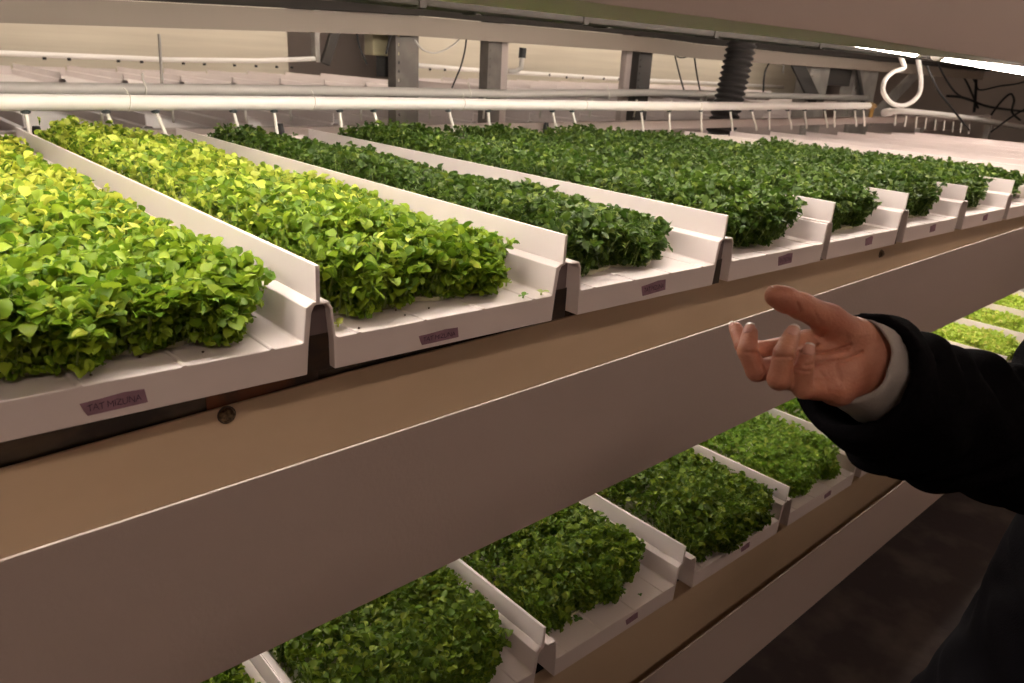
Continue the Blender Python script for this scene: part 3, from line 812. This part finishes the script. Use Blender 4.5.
#PSTART
# ------------------------------------------------------------------ the person
def snets(fn, lo, hi, h):
    """surface of the zero set of fn on a regular grid (one closed continuous skin)"""
    lo = np.array(lo, float); hi = np.array(hi, float)
    n = np.ceil((hi - lo)/h).astype(int) + 1
    ax = [lo[i] + h*np.arange(n[i]) for i in range(3)]
    Fv = np.empty(tuple(n), np.float32)
    Y, Z = np.meshgrid(ax[1], ax[2], indexing='ij')
    for i, x in enumerate(ax[0]):
        Fv[i] = fn(np.stack([np.full(Y.shape, x), Y, Z], -1).reshape(-1, 3)).reshape(Y.shape)
    ins = Fv < 0
    acc = np.zeros(tuple(n-1) + (3,), np.float32); cnt = np.zeros(tuple(n-1), np.float32)
    for d in range(3):
        o = [0, 1, 2]; o.remove(d)
        s0 = [slice(None)]*3; s1 = [slice(None)]*3; s0[d] = slice(0, -1); s1[d] = slice(1, None)
        A, B = Fv[tuple(s0)], Fv[tuple(s1)]
        cr = (A < 0) != (B < 0)
        t = np.where(cr, A/np.where(cr, A - B, 1), 0)
        for a in (0, 1):
            for b in (0, 1):
                s = [slice(None)]*3; s[o[0]] = slice(a, n[o[0]]-1+a); s[o[1]] = slice(b, n[o[1]]-1+b)
                c = cr[tuple(s)]; tt = t[tuple(s)]
                acc[..., d] += c*tt; acc[..., o[0]] += c*a; acc[..., o[1]] += c*b; cnt += c
    act = cnt > 0
    idx = -np.ones(act.shape, np.int64); idx[act] = np.arange(act.sum())
    ijk = np.argwhere(act)
    V = lo + h*(ijk + acc[act]/cnt[act][:, None])
    Q = []
    for d in range(3):
        o = [0, 1, 2]; o.remove(d)
        s0 = [slice(1, -1)]*3; s1 = [slice(1, -1)]*3; s0[d] = slice(0, -1); s1[d] = slice(1, None)
        A, B = ins[tuple(s0)], ins[tuple(s1)]
        e = np.argwhere(A != B)
        off = np.array([1, 1, 1]); off[d] = 0; e = e + off
        fl = ins[tuple(e.T)]
        def id_(a, b):
            q = e.copy(); q[:, o[0]] -= a; q[:, o[1]] -= b; return idx[tuple(q.T)]
        q = np.stack([id_(1, 1), id_(0, 1), id_(0, 0), id_(1, 0)], 1)
        flip = fl if d != 1 else ~fl
        q[~flip] = q[~flip][:, ::-1]
        Q.append(q)
    return V, np.concatenate(Q)
def cone(p, a, b, ra, rb):
    a = np.array(a, float); b = np.array(b, float); ab = b - a
    t = np.clip(((p - a) @ ab)/(ab @ ab), 0, 1)
    return np.linalg.norm(p - a - t[:, None]*ab, axis=1) - (ra + (rb - ra)*t)
def ell(p, c, r):
    q = (p - np.array(c))/np.array(r); k = np.linalg.norm(q, axis=1)
    return (k - 1)*min(r)
def smin(a, b, k):
    h = np.clip(.5 + .5*(b - a)/k, 0, 1); return b + (a - b)*h - k*h*(1 - h)
def npmesh(name, V, Q, m, parent, smooth_it=0):
    V = np.asarray(V, float)
    if smooth_it:
        for k in range(smooth_it):
            S = np.zeros_like(V); c = np.zeros(len(V))
            for i in range(4):
                for j in ((i+1) % 4, (i+3) % 4):
                    np.add.at(S, Q[:, i], V[Q[:, j]]); np.add.at(c, Q[:, i], 1)
            lam = .5
            V = V + lam*(S/np.maximum(c, 1)[:, None] - V)
    org = wloc(parent)
    me = bpy.data.meshes.new(name)
    W = V + np.array([-org.x, -org.y, Z0 - org.z])
    me.from_pydata(W.tolist(), [], Q.tolist()); me.materials.append(m)
    me.polygons.foreach_set('use_smooth', [True]*len(me.polygons)); me.update()
    o = bpy.data.objects.new(name, me); C.objects.link(o); o.parent = parent
    return o
def chain(p, pts, rs, k):
    f = None
    for a, b, ra, rb in zip(pts, pts[1:], rs, rs[1:]):
        g = cone(p, a, b, ra, rb); f = g if f is None else smin(f, g, k)
    return f

person = empty('person', (1.14, -.02, -Z0), 'person in a black coat reaching a bare open palm toward the trays', 'person')
WR = unp(873, 362, .662)                 # right wrist
EL = np.array([.912, .150, -.352])       # right elbow
SH = np.array([1.13, .125, -.135])       # right shoulder
U = unp
AX = (WR - EL)/np.linalg.norm(WR - EL)
C0 = U(855, 373, .660); C1 = U(900, 404, .705); C2 = U(962, 424, .775); EC = EL + np.array([.015, .0, -.012])
# hand joints (palm open towards the viewer)
Ix = [U(806, 343, .655), U(762, 351, .652), U(743, 345, .668), U(736, 329, .680)]
Md = [U(806, 360, .640), U(757, 371, .622), U(747, 351, .622), U(750, 333, .632)]
Rg = [U(814, 377, .632), U(779, 379, .602), U(784, 353, .597), U(792, 335, .606)]
Pk = [U(833, 391, .630), U(803, 389, .602), U(804, 369, .596), U(808, 352, .600)]
Th = [U(856, 340, .655), U(829, 320, .640), U(801, 306, .628), U(776, 296, .622)]
hyA, hyB = U(868, 378, .657), U(838, 391, .640)
def hand_f(p):
    fs = []
    for J, r in ((Ix, (.0098, .0088, .0075, .0062)), (Md, (.0100, .0090, .0080, .0066)), (Rg, (.0100, .0092, .0082, .0068)), (Pk, (.0092, .0080, .0072, .0058))):
        prox = cone(p, J[0], J[1], r[0], r[1])
        dist = chain(p, J[1:], r[1:], .0015)
        fs.append((prox, dist))
    palm = None
    for J, r in ((Ix, .0115), (Md, .0120), (Rg, .0120), (Pk, .0112)):
        g = cone(p, WR + (J[0]-WR)*.12, J[0], .0165, r); palm = g if palm is None else smin(palm, g, .010)
    palm = smin(palm, cone(p, hyA, hyB, .0150, .0130), .008)          # heel of the little-finger side
    palm = smin(palm, cone(p, Th[0], Th[1], .0170, .0128), .010)      # ball of the thumb
    palm = smin(palm, cone(p, U(866, 350, .660), Th[0], .0170, .0165), .010)
    for prox, dist in fs: palm = smin(palm, prox, .0045)
    th = chain(p, Th[1:], (.0128, .0108, .0092), .004)
    th = smin(th, ell(p, U(786, 300, .623), (.0125, .0125, .0125)) + .0018, .004)
    palm = smin(palm, th, .006)
    for prox, dist in fs: palm = smin(palm, dist, .0016)
    fore = chain(p, [WR, C1*.6 + WR*.4, C2], (.0255, .0265, .0290), .01)
    # flatten the wrist a little
    palm = smin(palm, cone(p, WR + (Ix[0]-WR)*.05, WR, .0225, .0245), .010)
    return smin(palm, fore, .012)
allp = np.array(Ix + Md + Rg + Pk + Th + [WR, C2])
Vh, Qh = snets(hand_f, allp.min(0) - .036, allp.max(0) + .036, .00135)
# knuckle bulges, creases and palm lines pressed into the skin facing the viewer
def prj(V):
    c = V @ R; return CX + F*c[:, 0]/-c[:, 2], CY - F*c[:, 1]/-c[:, 2], -c[:, 2]
def hsmooth(V, Q, it):
    for k in range(it):
        S = np.zeros_like(V); c = np.zeros(len(V))
        for i in range(4):
            for j in ((i+1) % 4, (i+3) % 4): np.add.at(S, Q[:, i], V[Q[:, j]]); np.add.at(c, Q[:, i], 1)
        V = V + .5*(S/np.maximum(c, 1)[:, None] - V)
    return V
def press(V, lines):
    N = V - V.mean(0)
    px, py, dd = prj(V)
    out = V.copy()
    for pts, wpx, dep, dmax in lines:
        P = np.array(pts, float); best = np.full(len(V), 1e9)
        for a, b in zip(P, P[1:]):
            ab = b - a; q = np.stack([px, py], 1) - a
            t = np.clip((q @ ab)/(ab @ ab), 0, 1); best = np.minimum(best, np.linalg.norm(q - t[:, None]*ab, axis=1))
        # only the surface nearest to the viewer
        near = dd < dmax
        out += np.where(near, 2.4*dep*np.exp(-(best/(wpx*1.15))**2), 0)[:, None]*(V/np.linalg.norm(V, axis=1)[:, None])
    return out
Vh = hsmooth(Vh, Qh, 2)
Vh = press(Vh, [
 ([(826, 332), (818, 345), (812, 352), (830, 352), (850, 345)], 1.3, .0016, .640),   # line round the ball of the thumb
 ([(800, 352), (812, 353), (832, 352), (848, 350)], 1.2, .0014, .640),
 ([(806, 366), (822, 362), (845, 360), (862, 352)], 1.2, .0012, .642),
 ([(846, 338), (838, 352), (836, 366), (840, 380)], 2.4, .0005, .642),
 ([(797, 303), (801, 312), (797, 316)], 1.1, .0013, .640),
 ([(814, 311), (820, 323)], 1.1, .0005, .640),
 ([(745, 352), (756, 353)], 1.1, .0009, .630),
 ([(777, 357), (792, 357)], 1.1, .0009, .600),
 ([(797, 370), (811, 371)], 1.0, .0008, .600),
 ([(762, 365), (764, 372), (759, 378)], 1.0, .0010, .630),
 ([(820, 372), (826, 380), (828, 392)], 1.6, .0005, .640)])
# rest of the body, coarser, running up inside the sleeve as the same skin
hc = np.array([1.10, -.02, .055])
def body_f(p):
    f = cone(p, (1.15, -.02, -.62), (1.15, -.02, -.25), .125, .135)
    f = smin(f, cone(p, (1.15, .06, -.20), (1.15, -.10, -.20), .105, .105), .06)
    f = smin(f, cone(p, (1.15, .10, -.135), (1.15, -.17, -.135), .058, .058), .05)
    f = smin(f, cone(p, (1.15, -.02, -.16), (1.13, -.02, -.02), .060, .053), .03)
    f = smin(f, ell(p, hc, (.095, .073, .108)), .03)
    f = smin(f, ell(p, hc + (-.035, 0, -.055), (.055, .048, .050)), .03)
    f = smin(f, cone(p, hc + (-.088, 0, .015), hc + (-.112, 0, -.022), .008, .013), .012)      # nose
    for s in (-1, 1):
        f = smin(f, ell(p, hc + (.005, .076*s, -.005), (.018, .010, .030)), .008)              # ears
        f = smin(f, cone(p, (1.15, -.02+.09*s, -.64), (1.14, -.02+.105*s, -1.02), .088, .058), .04)
        f = smin(f, cone(p, (1.14, -.02+.105*s, -1.02), (1.17, -.02+.11*s, -1.40), .056, .036), .02)
        f = smin(f, cone(p, (1.18, -.02+.11*s, -1.45), (1.00, -.02+.125*s, -1.465), .034, .026), .02)
        # brow, lips
        f = smin(f, cone(p, hc + (-.083, .014*s, .026), hc + (-.072, .042*s, .026), .008, .008), .012)
    f = smin(f, cone(p, hc + (-.086, -.018, -.052), hc + (-.086, .018, -.052), .0065, .0065), .006)
    f = smin(f, cone(p, SH, EC, .046, .034), .03)
    f = smin(f, cone(p, EC, C2, .034, .0270), .02)
    L = [(1.15, -.205, -.135), (1.17, -.265, -.42), (1.09, -.270, -.66)]
    f = smin(f, cone(p, L[0], L[1], .048, .040), .03); f = smin(f, cone(p, L[1], L[2], .040, .026), .02)
    f = smin(f, cone(p, L[2], (1.07, -.268, -.74), .026, .024), .02)
    for i, dy in enumerate((-.024, -.008, .008, .023)):
        f = smin(f, chain(p, [(1.065, -.268+dy, -.74), (1.055, -.268+dy, -.785), (1.065, -.268+dy*.9, -.815-(.006 if i in (1, 2) else 0))], (.010, .009, .007), .002), .004)
    f = smin(f, chain(p, [(1.06, -.245, -.70), (1.035, -.232, -.735), (1.03, -.236, -.765)], (.014, .010, .008), .003), .008)
    return f
Vb, Qb = snets(body_f, (.80, -.36, -1.50), (1.32, .27, .20), .0065)
Vb = hsmooth(Vb, Qb, 2)
Vall = np.concatenate([Vh, Vb]); Qall = np.concatenate([Qh, Qb + len(Vh)])
body = npmesh('body', Vall, Qall, skin, person, 0)

# fingernails: curved plates on the outer side of each fingertip
def nail(J, wid, ln, towards, label=None):
    tip = J[-1]; d = J[-1] - J[-2]; d = d/np.linalg.norm(d)
    nrm = towards - d*(towards @ d); nrm = nrm/np.linalg.norm(nrm); sd = np.cross(d, nrm)
    b = MB(); NU, NV = 7, 7; r = wid
    vs = []
    for i in range(NV):
        t = i/(NV-1)
        for j in range(NU):
            a = (j/(NU-1) - .5)*1.9
            ww = 1 - .25*abs(2*t-1)**3
            p = tip + d*((t-.52)*ln + .0012) + (sd*math.sin(a)*ww + nrm*(math.cos(a)))*(r*(1 - .10*t)) + nrm*(.0006 - .0014*t*t)
            vs.append(p)
    n = len(vs)
    cen = tip - nrm*.004
    vs2 = [p + (cen - p)*.16 for p in vs]
    fs = []
    for i in range(NV-1):
        for j in range(NU-1):
            a = i*NU+j; fs.append((a, a+1, a+NU+1, a+NU)); fs.append((n+a+NU, n+a+NU+1, n+a+1, n+a))
    for j in range(NU-1):
        a = (NV-1)*NU+j; fs.append((a, a+1, n+a+1, n+a)); fs.append((j, n+j, n+j+1, j+1))
    b.m = 0; b.add(vs + vs2, fs)
    b.mi = [1 if (k//2) // (NU-1) >= NV-2 and k < 2*(NU-1)*(NV-1) else 0 for k in range(len(fs))]
    o = b.build('fingernail', None, body, smooth=True, mats=[nailm, nailw]); o['label'] = 'pink nail with white tip'
    return o
vw = -np.array(U(780, 340, 1.0)); vw = vw/np.linalg.norm(vw)     # towards the viewer
lf = R @ np.array([-1., .1, 0])
nail(Ix, .0060, .0125, vw*.25 + lf*.9); nail(Md, .0066, .0130, vw*.72 + lf*.28); nail(Rg, .0068, .0135, vw*.9 + lf*.10); nail(Pk, .0058, .0115, vw*.9 - lf*.05)
nail(Th, .0080, .0130, lf*.3 - vw*.2 + R @ np.array([0, .8, 0]))
for s in (-1, 1):
    b = MB(); n = 10
    c = hc + (-.083, .031*s, .008)
    vs = []; fs = []
    for i in range(n+1):
        for j in range(n):
            th_, ph = math.pi*i/n, 2*math.pi*j/n; vs.append(c + .0115*np.array([math.cos(th_), math.sin(th_)*math.cos(ph), math.sin(th_)*math.sin(ph)]))
    for i in range(n):
        for j in range(n): fs.append((i*n+j, i*n+(j+1) % n, (i+1)*n+(j+1) % n, (i+1)*n+j))
    b.add(vs, fs); b.build('eye', eyew, body, smooth=True)
def hair_f(p):
    f = ell(p, hc + (.012, 0, .022), (.103, .083, .104))
    f = smin(f, ell(p, hc + (.055, 0, -.03), (.050, .066, .080)), .03)
    f = f + .0025*np.sin(p[:, 1]*160 + 3*np.sin(p[:, 2]*30))
    cut = (hc[0] - .050 + np.clip((p[:, 2]-hc[2]-.045), -.2, .06)*-.75) - p[:, 0]
    return np.maximum(f, cut)
Vr, Qr = snets(hair_f, (.95, -.15, -.10), (1.26, .11, .20), .004)
npmesh('hair', Vr, Qr, hairm, person, 2)

# coat with an open right cuff
axc = (C0 - C2)/np.linalg.norm(C0 - C2)
def coat_f(p):
    wv = .0035*np.sin(p @ axc*95 + 2.2*np.sin(p[:, 2]*55)) + .0025*np.sin(p @ np.array([31, 62, 40.]) + 2)
    wb = .006*np.sin(p[:, 1]*42 + 1.2*np.sin(p[:, 2]*9))*np.clip((-p[:, 2] - .3)*2, 0, 1)
    q = p*np.array([1.18, 1, 1]); cx_ = 1.15*1.18
    f = cone(q, (cx_, -.05, -.30), (cx_, -.02, -.58), .172, .200)
    f = smin(f, cone(q, (cx_, -.01, -.19), (cx_, -.08, -.19), .130, .130), .05)
    f = smin(f, cone(q, (cx_, -.02, -.58), (cx_-.02, -.01, -.92), .200, .262), .05)
    f = smin(f, cone(p, (1.14, -.02, -.16), (1.13, -.02, -.085), .085, .072), .03)              # collar
    f = np.maximum(f, -(p[:, 2] + .93))
    f = smin(f, chain(p, [(1.15, .10, -.15), SH + (0, -.005, 0), EC], (.070, .066, .072), .02), .035) 
    f = smin(f, chain(p, [(1.15, -.185, -.15), (1.17, -.265, -.42), (1.10, -.272, -.64)], (.076, .070, .052), .02), .03)
    s = chain(p, [EC, C2, C1, C0], (.072, .067, .059, .0540), .02)
    t = (p - C0) @ axc
    s = np.maximum(s + wv*.8, t)                                            # cut flat at the cuff
    f = smin(f, s, .02) + wv*.6 + wb
    hem = np.maximum(np.maximum(cone(p, C1, C0 + axc*.02, .0605, .0568), t), -(t + .030))       # turned hem
    f = smin(f, hem, .004)
    cav = cone(p, C0 + axc*.05, C0 - axc*.09,  .0480, .0425)
    f = np.maximum(f, -cav)
    cav2 = ell(p, (1.12, -.02, -.045), (.062, .062, .060))
    return np.maximum(f, -cav2)
Vc, Qc = snets(coat_f, (.58, -.37, -.95), (1.38, .32, -.02), .0050)
npmesh('coat', Vc, Qc, coatm, person, 1)
# small brass button on the underside of the sleeve
bc = U(905, 467, .690)
# shirt cuff
S0 = U(848, 360, .648) ; S1 = S0 - axc*.058
b = MB(); n = 40; u = np.cross(axc, [0, 0, 1.]); u /= np.linalg.norm(u); v = np.cross(axc, u)
K = 9; vs = []; fs = []
for lay, dr in ((0, 0), (1, -.0022)):
    for i in range(K):
        t = i/(K-1)
        for j in range(n):
            a = 2*math.pi*j/n
            rr = (.0372 + .007*t + .0012*math.sin(3*a + 4*t) + .0008*math.sin(7*a+9*t)) + dr
            # collar end slants, falling open on the underside
            sl = .006*math.sin(a*1+.6)
            vs.append(S0 + (S1-S0)*t + axc*sl*(1-t) + (u*math.cos(a) + v*math.sin(a))*rr - v*0)
for lay in (0, 1):
    for i in range(K-1):
        for j in range(n):
            a = lay*K*n + i*n + j; c = lay*K*n + i*n + (j+1) % n
            q = (a, c, c+n, a+n); fs.append(q if lay == 0 else q[::-1])
for j in range(n):
    a, c = j, (j+1) % n; fs.append((a, K*n+a, K*n+c, c))
b.add(vs, fs); b.build('shirt_cuff', shirtm, person, smooth=True)

def trouser_f(p):
    f = None
    for s in (-1, 1):
        g = chain(p, [(1.15, -.02+.085*s, -.66), (1.14, -.02+.105*s, -1.02), (1.165, -.02+.11*s, -1.43)], (.105, .082, .068), .02)
        f = g if f is None else smin(f, g, .02)
    f = smin(f, cone(p, (1.15, .03, -.62), (1.15, -.07, -.62), .12, .12), .04)
    f = f + .004*np.sin(p[:, 2]*60 + p[:, 1]*30)
    return np.maximum(f, -(p[:, 2] + 1.455))
Vt, Qt = snets(trouser_f, (.98, -.29, -1.47), (1.32, .25, -.46), .0075)
npmesh('trousers', Vt, Qt, trm, person, 1)
for s in (-1, 1):
    def shoe_f(p, s=s):
        y = -.02 + .12*s
        f = smin(cone(p, (1.21, y, -1.462), (.99, y+.012*s, -1.468), .040, .038), ell(p, (1.175, y-.005*s, -1.435), (.058, .046, .055)), .02)
        sole = np.maximum(cone(p*np.array([1, 1, .5]), (1.21, y, -.745), (.99, y+.012*s, -.745), .043, .041), p[:, 2] + 1.480)
        f = smin(f, sole, .003)
        return np.maximum(f, -(p[:, 2] + 1.4995))
    Vs, Qs = snets(shoe_f, (.92, -.22 if s < 0 else .03, -1.51), (1.28, -.06 if s < 0 else .19, -1.36), .0045)
    npmesh('shoe', Vs, Qs, shoem, person, 1)
#PEND

# ------------------------------------------------------------------ camera, world, colour
cam = bpy.data.cameras.new('camera'); co = bpy.data.objects.new('camera', cam); C.objects.link(co)
cam.sensor_width = 36; cam.lens = F*36/1024; cam.clip_start = .05
M = Matrix([[R[i][0], R[i][1], R[i][2]] for i in range(3)])   # columns = camera axes in world
co.matrix_world = Matrix.Translation((0, 0, Z0)) @ M.to_4x4()
cam.dof.use_dof = True; cam.dof.focus_distance = 1.05; cam.dof.aperture_fstop = 10.0
bpy.context.scene.camera = co
w = bpy.data.worlds.new('world'); bpy.context.scene.world = w; w.use_nodes = True
w.node_tree.nodes['Background'].inputs[0].default_value = (1, .8, .68, 1); w.node_tree.nodes['Background'].inputs[1].default_value = .115
vs_ = bpy.context.scene.view_settings
vs_.view_transform = 'Standard'; vs_.look = 'None'; vs_.gamma = 1; vs_.exposure = 0.0; vs_.use_curve_mapping = False
